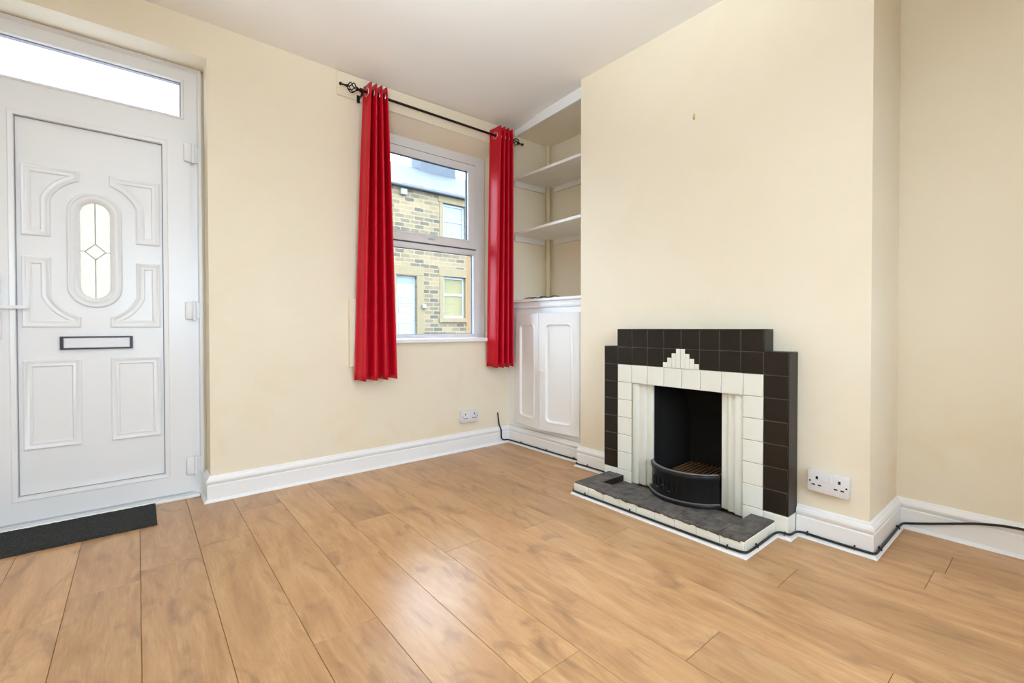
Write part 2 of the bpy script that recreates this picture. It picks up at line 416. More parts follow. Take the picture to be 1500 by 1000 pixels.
# ------------------------------------------------------------------ front door
XZ = lambda y: (lambda u, v, h: (u, y-h, v))      # outline in x, z; height h towards the room
d1 = thing('door_1', 'white plastic front door with oval pane and toplight', 'door', (-.165, 3.17, 0), kind='structure')
FY = 3.165     # front of fixed frame
b = MB()
b.shape([[(DX0+.003, .002), (.292, .002), (.292, 2.418), (DX0+.003, 2.418)], [(DX0+.075, .045), (.222, .045), (.222, 2.052), (DX0+.075, 2.052)],
         [(DX0+.085, 2.137), (.2, 2.137), (.2, 2.332), (DX0+.085, 2.332)]], XZ(FY), -.06, 0)
b.moulding([(DX0+.003, .002), (.292, .002), (.292, 2.418), (DX0+.003, 2.418)], [(0, 0), (0, .014), (.014, .014), (.020, 0)], XZ(FY))
b.moulding([(DX0+.085, 2.137), (.2, 2.137), (.2, 2.332), (DX0+.085, 2.332)], [(-.014, 0), (-.010, .006), (-.002, .004), (0, -.02)], XZ(FY))
b.build('door_frame', M['pvc'], d1)
b = MB(); b.box(DX0+.08, .205, FY+.045, FY+.051, 2.132, 2.337); b.build('toplight_pane', M['frost'], d1)
b = MB(); b.moulding([(DX0+.085, 2.137), (.2, 2.137), (.2, 2.332), (DX0+.085, 2.332)], [(-.001, -.012), (.006, -.012), (.006, -.018), (.002, -.018), (.002, -.045)], XZ(FY)); b.build('toplight_seal', M['pvcseal'], d1)
# leaf: stiles and rails round a flat infill panel with an oval hole
LY = 3.145; PY = 3.168; cx = -.1625
L0, L1, B0, B1 = -.575, .236, .03, 2.065
P0, P1, Z0, Z1 = -.442, .1145, .149, 1.961
def stadium(cx, cz0, cz1, r, n=14):
    return [(cx+r*math.cos(a), cz1+r*math.sin(a)) for a in [PI*i/n for i in range(n+1)]]+[(cx+r*math.cos(a), cz0+r*math.sin(a)) for a in [PI+PI*i/n for i in range(n+1)]]
oc0, oc1 = 1.163, 1.537
b = MB()
b.shape([[(L0, B0), (L1, B0), (L1, B1), (L0, B1)], [(P0, Z0), (P1, Z0), (P1, Z1), (P0, Z1)]], XZ(LY), -.05, 0)
b.moulding([(P0, Z0), (P1, Z0), (P1, Z1), (P0, Z1)], [(-.022, 0), (-.018, .003), (-.004, .001), (0, -.02)], XZ(LY))
b.shape([[(P0-.004, Z0-.004), (P1+.004, Z0-.004), (P1+.004, Z1+.004), (P0-.004, Z1+.004)], stadium(cx, oc0, oc1, .060)], XZ(PY), -.02, 0)
leaf = b.build('door_leaf', M['pvc'], d1)
b = MB(); b.moulding([(P0, Z0), (P1, Z0), (P1, Z1), (P0, Z1)], [(-.001, -.019), (.0035, -.0195), (.0035, -.0225)], XZ(LY)); b.build('panel_seal', M['pvcseal'], leaf)
MP = [(0, 0), (.001, .007), (.006, .010), (.012, .009), (.016, .005), (.022, .004), (.027, .0065), (.032, .006), (.036, .001), (.037, 0)]
def ear(sx, top):
    """panel with a corner cut concentric with the oval"""
    n = 8; R_ = .17; a0, a1 = math.asin(.055/R_), math.asin(.161/R_); dz = R_*math.cos(a0)
    A = [a0+(a1-a0)*i/n for i in range(n+1)]
    if top: pts = [(.263, 1.400), (.263, 1.743), (.055, 1.743)]+[(R_*math.sin(a), 1.690-dz+R_*math.cos(a)) for a in A]+[(.161, 1.400)]
    else: pts = [(.263, 1.301), (.161, 1.301)]+[(R_*math.sin(a), 1.010+dz-R_*math.cos(a)) for a in A[::-1]]+[(.055, .957), (.263, .957)]
    return [(cx+sx*u, v) for u, v in pts]
for sx in (-1, 1):
    for lp in (ear(sx, 1), ear(sx, 0), [(cx+sx*.263, .800), (cx+sx*.055, .800), (cx+sx*.055, .365), (cx+sx*.263, .365)]):
        b = MB(); b.moulding(lp, MP, XZ(PY)); b.build('panel_moulding', M['pvc'], leaf, smooth=True)
b = MB(); b.moulding(stadium(cx, oc0, oc1, .106), [(0, 0), (.001, .009), (.006, .014), (.013, .013), (.018, .009), (.025, .009), (.030, .012), (.036, .010), (.044, .003), (.048, -.006), (.049, -.016)], XZ(PY))
b.build('oval_surround', M['pvc'], leaf, smooth=True)
b = MB(); b.shape([stadium(cx, oc0, oc1, .062)], XZ(PY), -.018, -.013); b.build('glass_pane', M['frost2'], leaf)
b = MB(); zc = 1.345; y_ = PY+.0125
for p, q_ in (((cx, 1.597), (cx, zc+.04)), ((cx, zc-.04), (cx, 1.10)), ((cx-.057, zc), (cx-.040, zc)), ((cx+.040, zc), (cx+.057, zc)),
              ((cx, zc+.04), (cx+.04, zc)), ((cx+.04, zc), (cx, zc-.04)), ((cx, zc-.04), (cx-.04, zc)), ((cx-.04, zc), (cx, zc+.04))):
    b.tube([(p[0], y_, p[1]), (q_[0], y_, q_[1])], .0022, 6)
b.build('lead_strip', M['lead'], leaf)
lx0, lx1, lz0, lz1 = -.296, -.018, .846, .912
b = MB(); b.shape([[(lx0, lz0), (lx1, lz0), (lx1, lz1), (lx0, lz1)], [(lx0+.012, lz0+.007), (lx1-.012, lz0+.007), (lx1-.012, lz1-.007), (lx0+.012, lz1-.007)]], XZ(PY), -.001, .012)
b.build('letter_plate_frame', M['blackplastic'], leaf, label='black frame')
b = MB(); b.box(lx0+.0125, lx1-.0125, PY-.008, PY+.0, lz0+.0075, lz1-.0075, .002); b.build('letter_plate_flap', M['flap'], leaf)
b = MB(); b.box(-.528, -.486, LY-.012, LY+.001, .90, 1.20, .006, 2); b.tube([(-.507, LY-.01, 1.05), (-.507, LY-.055, 1.05)], .011, 12)
b.box(-.515, -.392, LY-.064, LY-.046, 1.042, 1.059, .005, 2); b.build('door_handle', M['pvc'], leaf, smooth=True)
for z in (1.935, 1.052, .176):
    b = MB(); b.box(.208, .246, LY-.018, LY+.003, z-.05, z+.05, .008, 2); b.tube([(.252, LY-.012, z-.055), (.252, LY-.012, z+.055)], .008, 12)
    b.box(.256, .278, FY-.012, FY+.002, z-.045, z+.045, .003); b.build('hinge', M['pvc'], leaf, smooth=True)

# ------------------------------------------------------------------ front window
WY = 3.14
w1 = thing('window_1', 'white framed window with a top sash in the front wall', 'window', (1.73, WY, WZ0), kind='structure')
fx0, fx1, fz0, fz1 = WX0+.006, 2.279, .876, 2.372
gx1, gx0 = 2.183, 1.272
b = MB()
b.shape([[(fx0, fz0), (fx1, fz0), (fx1, fz1), (fx0, fz1)], [(gx0+.02, .905), (2.166, .905), (2.166, 1.556), (gx0+.02, 1.556)],
         [(gx0, 1.618), (gx1, 1.618), (gx1, 2.296), (gx0, 2.296)]], XZ(WY), -.045, 0)
b.moulding([(gx0+.02, .905), (2.166, .905), (2.166, 1.556), (gx0+.02, 1.556)], [(-.016, 0), (-.012, .004), (-.003, .002), (0, -.02)], XZ(WY))
b.build('window_frame', M['pvc'], w1)
b = MB()
b.shape([[(gx0-.012, 1.606), (gx1-.004, 1.606), (gx1-.004, 2.292), (gx0-.012, 2.292)], [(gx0+.075, 1.674), (2.105, 1.674), (2.105, 2.238), (gx0+.075, 2.238)]], XZ(WY-.016), -.045, 0)
b.moulding([(gx0+.075, 1.674), (2.105, 1.674), (2.105, 2.238), (gx0+.075, 2.238)], [(-.018, 0), (-.014, .004), (-.003, .002), (0, -.016)], XZ(WY-.016))
sash = b.build('window_sash', M['pvc'], w1)
b = MB(); b.box(gx0+.07, 2.11, WY+.016, WY+.020, 1.668, 2.244); b.build('glass_pane', M['glass'], sash)
b = MB(); b.moulding([(gx0+.075, 1.674), (2.105, 1.674), (2.105, 2.238), (gx0+.075, 2.238)], [(-.001, -.016), (.002, -.0165), (.002, -.045)], XZ(WY-.016)); b.build('gasket', M['gasket'], sash)
b = MB(); b.moulding([(gx0-.012, 1.606), (gx1-.004, 1.606), (gx1-.004, 2.292), (gx0-.012, 2.292)], [(-.009, -.0155), (-.009, -.0125), (-.0005, -.0125), (.0, -.0155)], XZ(WY-.016)); b.build('sash_gap_shadow', M['gasket'], sash)  # dark ring painted in for the shadow in the gap round the sash
b = MB(); b.moulding([(gx0+.02, .905), (2.166, .905), (2.166, 1.556), (gx0+.02, 1.556)], [(-.001, -.020), (.002, -.0205), (.002, -.045)], XZ(WY)); b.build('gasket', M['gasket'], w1)
b = MB(); b.box(gx0+.012, 2.174, WY+.026, WY+.030, .898, 1.563); b.build('glass_pane', M['glass'], w1)
b = MB(); b.box(1.735, 1.785, WY-.034, WY-.012, 1.635, 1.655, .004, 2); b.box(1.70, 1.79, WY-.046, WY-.034, 1.640, 1.654, .004, 2); b.build('window_handle', M['pvc'], sash)
b = MB(); b.box(1.10, 2.40, 2.950, FW-.001, .845, .874, .008, 3); b.box(WX0+.003, WX1-.003, FW-.004, WY+.06, .8455, .8735)
b.build('window_sill', M['gloss'], w1)

# ------------------------------------------------------------------ curtain pole and curtains
RY, RZ = 2.895, 2.481
pole = thing('curtain_pole', 'black wrought iron curtain pole with twisted cage finials above the window', 'curtain pole', (1.72, RY, RZ))
b = MB(); b.tube([(1.115, RY, RZ), (2.375, RY, RZ)], .0085, 14); b.build('pole', M['iron'], pole, smooth=True)
def finial(sgn, x):
    b = MB(); ax = (sgn, 0, 0)
    b.lathe([(.0085, -.012), (.014, -.01), (.014, .006), (.008, .010), (.008, .02), (.013, .022), (.013, .026), (.005, .03)], (x, RY, RZ), ax, 14)
    for k in range(5):
        pts = []
        for i in range(15):
            u = i/14; r = .003+.027*math.sin(PI*u)**.8; a = 2*PI*k/5+u*2.6
            pts.append((x+sgn*(.026+.062*u), RY+r*math.cos(a), RZ+r*math.sin(a)))
        b.tube(pts, .0034, 6)
    b.lathe([(.004, .086), (.009, .088), (.008, .096), (.0055, .104), (.005, .122), (.010, .125), (.011, .131), (.008, .137), (.001, .138)], (x, RY, RZ), ax, 14)
    b.build('finial', M['iron'], pole, smooth=True)
finial(-1, 1.125); finial(1, 2.365)
for x in (1.135, 2.352):
    b = MB(); b.tube([(x, RY, RZ-.004), (x, RY+.02, RZ-.024), (x, FW-.012, RZ-.024)], .006, 8); b.box(x-.010, x+.010, FW-.019, FW-.0145, RZ-.05, RZ+.0, .003)
    b.tube([(x, RY-.0, RZ-.013), (x, RY-.0, RZ-.032)], .004, 8); b.build('bracket', M['iron'], pole, smooth=True)

def curtain(name, label, xt0, xt1, xb0, xb1, zt, zb, nh, amp, first, seed, ringk, hem):
    rnd = random.Random(seed)
    t0 = thing(name, label, 'curtain', ((xt0+xt1)/2, RY, zt), 0, 'red eyelet curtains on the window pole')
    n = nh*14; rows = 46; ph = [rnd.uniform(-.12, .12) for _ in range(nh+2)]; vary = [rnd.uniform(.82, 1.08) for _ in range(nh+2)]
    def pt(u, v):
        # u across the cloth, v from top 0 to hem 1
        s = u*nh; k = int(min(nh-1, s)); ease = v**.8
        a = PI*s+first
        x0 = xt0+(xb0-xt0)*ease; x1 = xt1+(xb1-xt1)*ease
        sway = ph[k]*(1-(s-k))+ph[k+1]*(s-k)
        x = x0+(x1-x0)*(u+.010*math.sin(2*a)+.10*v*sway/nh*2)
        vv = vary[k]*(1-(s-k))+vary[k+1]*(s-k)
        c_ = math.cos(a); shp = math.copysign(abs(c_)**.62, c_)
        y = RY+amp*(1-.12*v)*(1-(1-vv)*v)*shp+.006*v*math.sin(5*u+seed)
        z = zt+(zb-zt)*v+hem*math.sin(a*1.0+.6)*v**8
        return (x, y, z)
    b = MB(); pts = [pt(i/n, j/rows) for j in range(rows+1) for i in range(n+1)]; w = n+1
    b.poly(pts, [(j*w+i, j*w+i+1, (j+1)*w+i+1, (j+1)*w+i) for j in range(rows) for i in range(n)])
    cl = b.build('cloth', M['curtain'], t0, smooth=True)
    md = cl.modifiers.new('thickness', 'SOLIDIFY'); md.thickness = .0016; md.offset = 0
    for p in cl.data.polygons: p.use_smooth = True
    vz = (zt-RZ)/(zt-zb)
    for k in range(nh):
        u = (k+.5-(first/PI if first else 0))/nh if False else (k+.5)/nh
        p = Vector(pt(u, vz)); q1 = Vector(pt(u-.004, vz)); q2 = Vector(pt(u+.004, vz)); d = (q2-q1); d.z = 0; d.normalize()
        r = .026; ring = [(p.x+d.x*r*math.cos(a), p.y+d.y*r*math.cos(a), RZ+r*math.sin(a)) for a in [2*PI*i/24 for i in range(24)]]
        b = MB(); b.tube(ring, .0035, 6, closed=True); b.build('eyelet_ring', M['chrome'], t0, smooth=True)
    return t0
curtain('curtain', 'red curtain bunched at the left of the window, hanging below the sill', 1.160, 1.285, 1.085, 1.352, 2.535, .612, 7, .044, 0, 3, 0, .004)
curtain('curtain', 'red curtain at the right of the window beside the alcove cupboard', 2.205, 2.345, 2.165, 2.362, 2.545, .640, 7, .062, 0, 8, 0, .006)

# ------------------------------------------------------------------ alcove: cupboard, shelves, pipe, boxing
cup = thing('alcove_cupboard', 'white panelled alcove cupboard with double doors left of the fireplace', 'cupboard', (2.62, 2.55, .14))
YZ = lambda x: (lambda u, v, h: (x-h, u, v))
FX = 2.42
b = MB()
b.shape([[(BY1+.003, .141), (FW-.003, .141), (FW-.003, 1.158), (BY1+.003, 1.158)], [(2.19, .205), (2.845, .205), (2.845, 1.045), (2.19, 1.045)]], YZ(FX), -.02, 0)
b.box(FX+.02, AX-.003, FW-.023, FW-.003, .141, 1.158); b.box(FX+.02, AX-.003, BY1+.003, BY1+.023, .141, 1.158); b.box(FX+.02, AX-.003, BY1+.023, FW-.023, .16, .18)
b.sweep([(FX-.0005, FW-.003), (FX-.0005, BY1+.003)], [(0, 1.106), (.010, 1.109), (.013, 1.116), (.006, 1.123), (0, 1.126)], 0, 1)
b.build('face_frame', M['gloss'], cup)
b = MB(); b.box(2.395, AX-.003, BY1+.003, FW-.003, 1.159, 1.181, .005, 2); b.build('worktop', M['gloss'], cup)
def rrect(u0, u1, v0, v1, r, n=6):
    out = []
    for (cu, cv, a) in ((u1-r, v1-r, 0), (u0+r, v1-r, PI/2), (u0+r, v0+r, PI), (u1-r, v0+r, 3*PI/2)):
        out += [(cu+r*math.cos(a+PI/2*i/n), cv+r*math.sin(a+PI/2*i/n)) for i in range(n+1)]
    return out
def cup_door(yh, ym, xm, knob):
    """door hinged at yh on the face frame, its free edge at (xm, ym)"""
    hinge = Vector((FX-.001, yh, 0)); d = Vector((xm-hinge.x, ym-yh, 0)); w = d.length; d.normalize()
    nrm = Vector((d.y, -d.x, 0));  nrm = nrm if nrm.x < 0 else -nrm
    def place(u, v, h): p = hinge+d*u+nrm*h; return (p.x, p.y, v)
    z0, z1 = .184, 1.062
    inner = rrect(.062, w-.062, z0+.07, z1-.085, .035)
    b = MB(); b.shape([[(0, z0), (w, z0), (w, z1), (0, z1)], inner], place, .0, .022)
    b.shape([rrect(.05, w-.05, z0+.06, z1-.07, .03)], place, .003, .010)
    b.moulding(inner, [(-.010, .022), (-.006, .0265), (0, .025), (.006, .017), (.010, .010)], place)
    dr = b.build('door', M['gloss'], cup)
    if knob:
        k = place(w-.03, .633, .022)
        b = MB(); b.lathe([(.009, -.001), (.007, .008), (.012, .014), (.016, .02), (.014, .028), (.004, .032)], k, nrm, 18); b.build('knob', M['gloss'], dr, smooth=True)
cup_door(2.858, 2.535, 2.365, False); cup_door(2.180, 2.530, 2.363, True)

def shelf(label, zs, th=.020):
    zFL, zFR, zB = zs
    s = thing('alcove_shelf', label, 'shelf', (2.65, 2.55, zFL-.02), 0, 'shelves in the alcove')
    y0, y1 = BY1+.003, FW-.003; b = MB()
    top = [(2.422, y0, zFR), (2.470, y1, zFL), (2.822, y1, zB), (2.822, 2.924, zB), (AX-.003, 2.924, zB), (AX-.003, y0, zB)]     # notched round the pipe
    bot = [(x, y, z-th) for x, y, z in top]
    b.poly(top+bot, [tuple(range(6)), tuple(range(6, 12))]+[(i, (i+1) % 6, 6+(i+1) % 6, 6+i) for i in range(6)])
    b.build('board', M['boardpaint'], s)
    b = MB(); b.poly([(2.475, y1, zFL-th-.001), (AX-.07, y1, zB-th-.001), (AX-.07, y1, zB-th-.052), (2.475, y1, zFL-th-.048),
                      (2.475, y1-.02, zFL-th-.001), (AX-.07, y1-.02, zB-th-.001), (AX-.07, y1-.02, zB-th-.052), (2.475, y1-.02, zFL-th-.048)],
                     [(0, 1, 2, 3), (4, 5, 6, 7), (0, 1, 5, 4), (1, 2, 6, 5), (2, 3, 7, 6), (3, 0, 4, 7)]); b.build('support_batten', M['boardpaint'], s)
    b = MB(); b.box(AX-.023, AX-.003, y0+.01, y1-.08, zB-th-.045, zB-th-.001); b.build('support_batten', M['boardpaint'], s)
shelf('upper white shelf in the alcove above the cupboard', (2.216, 2.183, 2.222))
shelf('lower white shelf in the alcove above the cupboard', (1.757, 1.755, 1.758))
bx = thing('trim_9', 'white fascia and cream board boxing under the ceiling at the top of the alcove', 'trim', (2.65, 2.55, 2.55), kind='structure')
b = MB(); b.poly([(2.42, BY1+.002, 2.567), (2.475, FW-.016, 2.567), (2.475, FW-.016, 2.68), (2.42, BY1+.002, 2.68), (2.437, BY1+.002, 2.567), (2.492, FW-.016, 2.567), (2.492, FW-.016, 2.68), (2.437, BY1+.002, 2.68)],
                 [(0, 1, 2, 3), (4, 5, 6, 7), (0, 1, 5, 4), (1, 2, 6, 5), (2, 3, 7, 6), (3, 0, 4, 7)]); b.build('fascia', M['gloss'], bx)
b = MB(); b.poly([(2.438, BY1+.002, 2.580), (2.493, FW-.002, 2.580), (AX-.002, FW-.002, 2.580), (AX-.002, BY1+.002, 2.580), (2.438, BY1+.002, 2.60), (2.493, FW-.002, 2.60), (AX-.002, FW-.002, 2.60), (AX-.002, BY1+.002, 2.60)],
                 [(0, 1, 2, 3), (4, 5, 6, 7), (0, 1, 5, 4), (1, 2, 6, 5), (2, 3, 7, 6), (3, 0, 4, 7)]); b.build('underside', M['cream'], bx)
pp = thing('pipe', 'cream painted upright pipe in the back corner of the alcove', 'pipe', (2.842, 2.945, 1.182))
b = MB(); b.tube([(2.842, 2.945, 1.182), (2.842, 2.945, 2.578)], .017, 16); b.build('tube', M['pipe'], pp, smooth=True)
for z in (1.55, 2.42):
    b = MB(); b.lathe([(.0175, 0), (.021, .001), (.021, .014), (.0175, .015)], (2.842, 2.945, z), n=18); b.build('clip', M['pipe'], pp, smooth=True)

# small clutter on the cupboard: keys on a ring and a dark leather strap
ky = thing('key_bunch', 'small bunch of grey metal keys on the alcove cupboard top, at its left', 'keys', (2.43, 2.75, 1.1815))
b = MB(); b.tube([(2.43+.016*math.cos(a), 2.735+.016*math.sin(a), 1.186+.003*math.sin(2*a)) for a in [2*PI*i/20 for i in range(20)]], .0018, 6, closed=True); b.build('key_ring', M['chrome'], ky)
for i, (a, dx, dy, h) in enumerate(((.3, .0, .0, .0), (1.1, .004, .012, .005), (2.2, .0, .02, .009), (-.6, .006, -.012, .003), (2.9, .01, .006, .013))):
    R = Matrix.Rotation(a, 3, 'Z'); p = (2.43+dx, 2.745+dy, 1.184+h); b = MB()
    b.box(p[0]-.011, p[0]+.011, p[1]-.012, p[1]+.012, p[2]-.0012, p[2]+.0012, .001, rot=R, piv=p); b.box(p[0]-.004, p[0]+.004, p[1]+.01, p[1]+.042, p[2]-.001, p[2]+.001, rot=R, piv=p)
    b.box(p[0]+.003, p[0]+.008, p[1]+.028, p[1]+.040, p[2]-.001, p[2]+.001, rot=R, piv=p); b.build('key', simple('key metal', (120-16*i, 112-14*i, 104-12*i), .35, .9) if i < 3 else M['iron'], ky)
b = MB(); n = 22
cl = [(2.415+.008*math.sin(i*.5), 2.69-.31*i/n, 1.187+.004*math.sin(i*.8)+.004*(i/n)) for i in range(n+1)]
pts = []
for i, (x, y, z) in enumerate(cl):
    wd = .010*(1-.75*(i/n)**3); pts += [(x-wd, y, z-.003), (x+wd, y, z-.003), (x+wd, y, z+.003), (x-wd, y, z+.003)]
fc = [(4*i+k, 4*i+(k+1) % 4, 4*i+4+(k+1) % 4, 4*i+4+k) for i in range(n) for k in range(4)]+[(0, 1, 2, 3), (4*n, 4*n+1, 4*n+2, 4*n+3)]
b.poly(pts, fc)
o = b.build('leather_strap', simple('dark brown leather', (74, 58, 50), .5, var=.35, scale=30), smooth=True)
for k, v in T('thin dark brown strap lying along the alcove cupboard top, right of the keys', 'strap').items(): o[k] = v

# ------------------------------------------------------------------ fireplace
fx = 2.25
fp = thing('fireplace_surround', 'stepped black and cream tiled fireplace surround on the chimney breast', 'fireplace', (2.30, 1.307, 0))
def tiles(b, y0, y1, z0, z1, ny, nz, x=fx, th=.012, gap=.0012, bev=.0022):
    for i in range(ny):
        for j in range(nz):
            a, c = y0+(y1-y0)*i/ny, y0+(y1-y0)*(i+1)/ny; d, e = z0+(z1-z0)*j/nz, z0+(z1-z0)*(j+1)/nz
            b.box(x, x+th, a+gap, c-gap, d+gap, e-gap, bev)
YL, YR = 1.826, .788        # outer edges (left in the photo is the larger y)
WL, WR = 1.728, .894
b = MB(); e_ = .0015
b.box(fx+.002, BX-.002, YR+.001, WR-e_, .101, .836); b.box(fx+.002, BX-.002, WL+e_, YL-.001, .101, .836)
b.box(fx+.002, BX-.002, WR-e_, WL+e_, .735, .836); b.box(fx+.002, BX-.002, WR+.001, WL-.001, .836, .940)
b.build('grout_core', M['groutb'], fp)
b = MB()
tiles(b, YR, WR, .100, .733, 1, 6); tiles(b, WL, YL, .100, .733, 1, 6)
tiles(b, YR, WR, .733, .838, 1, 1); tiles(b, WL, YL, .733, .838, 1, 1)
tiles(b, WR, WL, .733, .838, 8, 1); tiles(b, WR, WL, .838, .942, 8, 1)
# side and top faces of the black tiling
b.box(fx, BX-.001, YR-.003, YR+.001, .1, .838, .002); b.box(fx, BX-.001, YL-.001, YL+.003, .1, .838, .002)
b.box(fx, BX-.001, WR-.003, WR+.001, .838, .942, .002); b.box(fx, BX-.001, WL-.001, WL+.003, .838, .942, .002)
b.box(fx, BX-.001, WR-.003, WL+.003, .940, .945, .002); b.box(fx, BX-.001, YR-.003, WR, .836, .841, .002); b.box(fx, BX-.001, WL, YL+.003, .836, .841, .002)
b.build('black_tiling', M['blacktile'], fp, smooth=True)
OL, OR = 1.506, 1.107; SL, SR = 1.627, .987; OZ = .628
b = MB()
b.box(fx+.0025, BX-.002, WR, SR, .002, .733); b.box(fx+.0025, BX-.002, SL, WL, .002, .733); b.box(fx+.0025, BX-.002, SR, SL, OZ+.002, .733)
b.build('pale_grout_core', M['groutw'], fp)
b = MB()
tiles(b, WR, SR, .100, .733, 1, 6, x=fx-.001); tiles(b, SL, WL, .100, .733, 1, 6, x=fx-.001)
tiles(b, SR, SL, OZ, .733, 6, 1, x=fx-.001)
tiles(b, WR, SR, .002, .100, 1, 1, x=fx-.001); tiles(b, SL, WL, .002, .100, 1, 1, x=fx-.001)
b.box(fx, BX-.001, SR, SL, OZ, OZ+.004)
b.build('cream_tiling', M['creamtile'], fp, smooth=True)
b = MB(); b.box(fx-.001, BX-.002, YR-.002, WR-.001, .001, .0985, .003); b.build('plinth', M['creamtile'], fp)
b = MB(); b.box(fx-.001, BX-.002, WL+.001, YL+.002, .001, .0985, .003); b.build('plinth', M['creamtile'], fp)
for s_, y0, y1 in ((1, OL, SL), (-1, OR, SR)):
    b = MB(); n = 3; st = (y1-y0)/n
    for k in range(n):                      # stepped ribs falling back towards the opening
        a, c = sorted((y0+st*k, y0+st*(k+1))); back = .010+.014*(n-1-k)
        b.box(fx+back, fx+.052, a, c, .036, OZ-.002, .0025, 2)
    b.build('stepped_pilaster', M['creamtile'], fp, smooth=True)
b = MB(); cy = 1.314
for k, (hw, zt) in enumerate(((.105, .762), (.079, .788), (.0525, .813), (.0265, .838))):
    w_ = .0262
    for sgn in (-1, 1):
        a, c = sorted((cy+sgn*(hw-w_), cy+sgn*hw)); b.box(fx-.003, fx+.010, a+.0006, c-.0006, .733, zt, .0018)
b.build('stepped_motif', M['creamtile'], fp)
# firebox
b = MB(); x0, x1 = 2.30, 2.70; ya, yb, yc, yd = OL+.012, 1.44, 1.17, OR-.012; zt = .66
def slab(p, q, z0, z1, th=.015):
    d = Vector((q[0]-p[0], q[1]-p[1])).normalized(); n = Vector((-d.y, d.x))*th
    P = [(p[0], p[1]), (q[0], q[1]), (q[0]+n.x, q[1]+n.y), (p[0]+n.x, p[1]+n.y)]
    b.poly([(x, y, z0) for x, y in P]+[(x, y, z1) for x, y in P], [(0, 1, 2, 3), (4, 5, 6, 7), (0, 1, 5, 4), (1, 2, 6, 5), (2, 3, 7, 6), (3, 0, 4, 7)])
slab((x0+.06, ya), (x1-.12, yb), .04, .69); slab((x1-.12, yb), (x1-.12, yc), .04, .69); slab((x1-.12, yc), (x0+.06, yd), .04, .69)
b.box(fx+.053, x0+.065, ya-.008, HY1-.002, .034, .69); b.box(fx+.053, x0+.065, HY0+.002, yd+.008, .034, .69)
b.box(fx+.001, x1, HY0+.04, HY1-.04, .02, .034); b.box(fx+.053, x1, HY0+.003, HY1-.003, .675, .695)
b.poly([(x1-.2, ya, .69), (x1-.2, yd, .69), (x1-.12, yc, .44), (x1-.12, yb, .44)], [(0, 1, 2, 3)])
b.build('firebox', M['soot'], fp)

# cast iron fender
fe = thing('fire_fender', 'curved black cast iron fire fender with raised lettering, standing across the fireplace opening', 'fender', (2.2, 1.305, .036))
ya, yb, xb, xm = OR+.004, OL-.002, 2.276, 2.158
h = (yb-ya)/2; sag = xb-xm; Rr = (h*h+sag*sag)/(2*sag); cxx = xm+Rr; cyy = (ya+yb)/2; amax = math.asin(h/Rr)
arc = lambda a, off=0: (cxx-(Rr+off)*math.cos(a), cyy+(Rr+off)*math.sin(a))
pr = [(.012, 0), (.013, .012), (.009, .018), (.001, .021), (0, .03), (0, .118), (.004, .128), (.006, .138), (.003, .147), (-.006, .152), (-.020, .151), (-.027, .145), (-.024, .138), (-.012, .13), (-.012, 0)]
b = MB(); secs = []; n = 28
for i in range(n+1):
    a = amax-2*amax*i/n; secs.append([b.bm.verts.new((*arc(a, o_), .036+z*1.1)) for o_, z in pr])
k = len(pr)
for A, B in zip(secs, secs[1:]):
    for j in range(k): b.bm.faces.new((A[j], A[(j+1) % k], B[(j+1) % k], B[j]))
b.bm.faces.new(secs[0]); b.bm.faces.new(secs[-1][::-1])
b.build('curved_plate', M['castiron'], fe, smooth=True)
b = MB(); b.tube([(*arc(amax*.98-1.96*amax*i/24, .0115), .058) for i in range(25)], .0035, 6); b.build('base_bead', simple('worn bright iron', (124, 122, 120), .35, metal=.2, var=.4, scale=50), fe, smooth=True)
b = MB(); b.tube([(*arc(amax*.985-1.97*amax*i/24, -.008), .2) for i in range(25)], .0062, 8); b.build('top_rim', simple('rim highlight grey', (128, 126, 124), .45, metal=.1, var=.5, scale=35), fe, smooth=True)  # paler grey puts the highlight along the fender rim into its colour
GL = {'T': [(0, 1, 1, 1), (.5, 0, .5, 1)], 'I': [(.5, 0, .5, 1)], 'U': [(0, .15, 0, 1), (1, .15, 1, 1), (.15, 0, .85, 0)], 'A': [(0, 0, .5, 1), (.5, 1, 1, 0), (.25, .38, .75, .38)], 'L': [(0, 0, 0, 1), (0, 0, .9, 0)]}
b = MB(); word = 'TUAUI'; s0 = amax*.66; hgt = .058; zb = .088; step = .115
for i, ch in enumerate(word):
    for (u0, v0, u1, v1) in GL[ch]:
        m = 6; b.tube([(*arc(s0-(i+.72*(u0+(u1-u0)*j/m))*step*amax*1.55, .001), zb+hgt*(v0+(v1-v0)*j/m)) for j in range(m+1)], .0046, 6)
b.build('raised_lettering', M['castiron'], fe, smooth=True)

# grate
gr = thing('fire_grate', 'rusty iron fire grate inside the fireplace opening', 'grate', (2.42, 1.305, .034))
bars = [1.172+.024*i for i in range(10)]
for y in bars:
    b = MB(); b.tube([(2.30, y, .163), (2.51, y, .168)], .0055, 8); b.build('bar', M['rust'], gr, smooth=True)
b = MB()
for x, z in ((2.33, .153), (2.495, .158)): b.box(x-.008, x+.008, 1.165, 1.395, z-.006, z+.005, .002)
for x in (2.33, 2.495):
    for y in (1.176, 1.382): b.box(x-.008, x+.008, y-.008, y+.008, .0345, .152)
for y in (1.176, 1.382): b.box(2.33, 2.495, y-.005, y+.005, .145, .155)
b.build('grate_frame', M['rust'], gr)

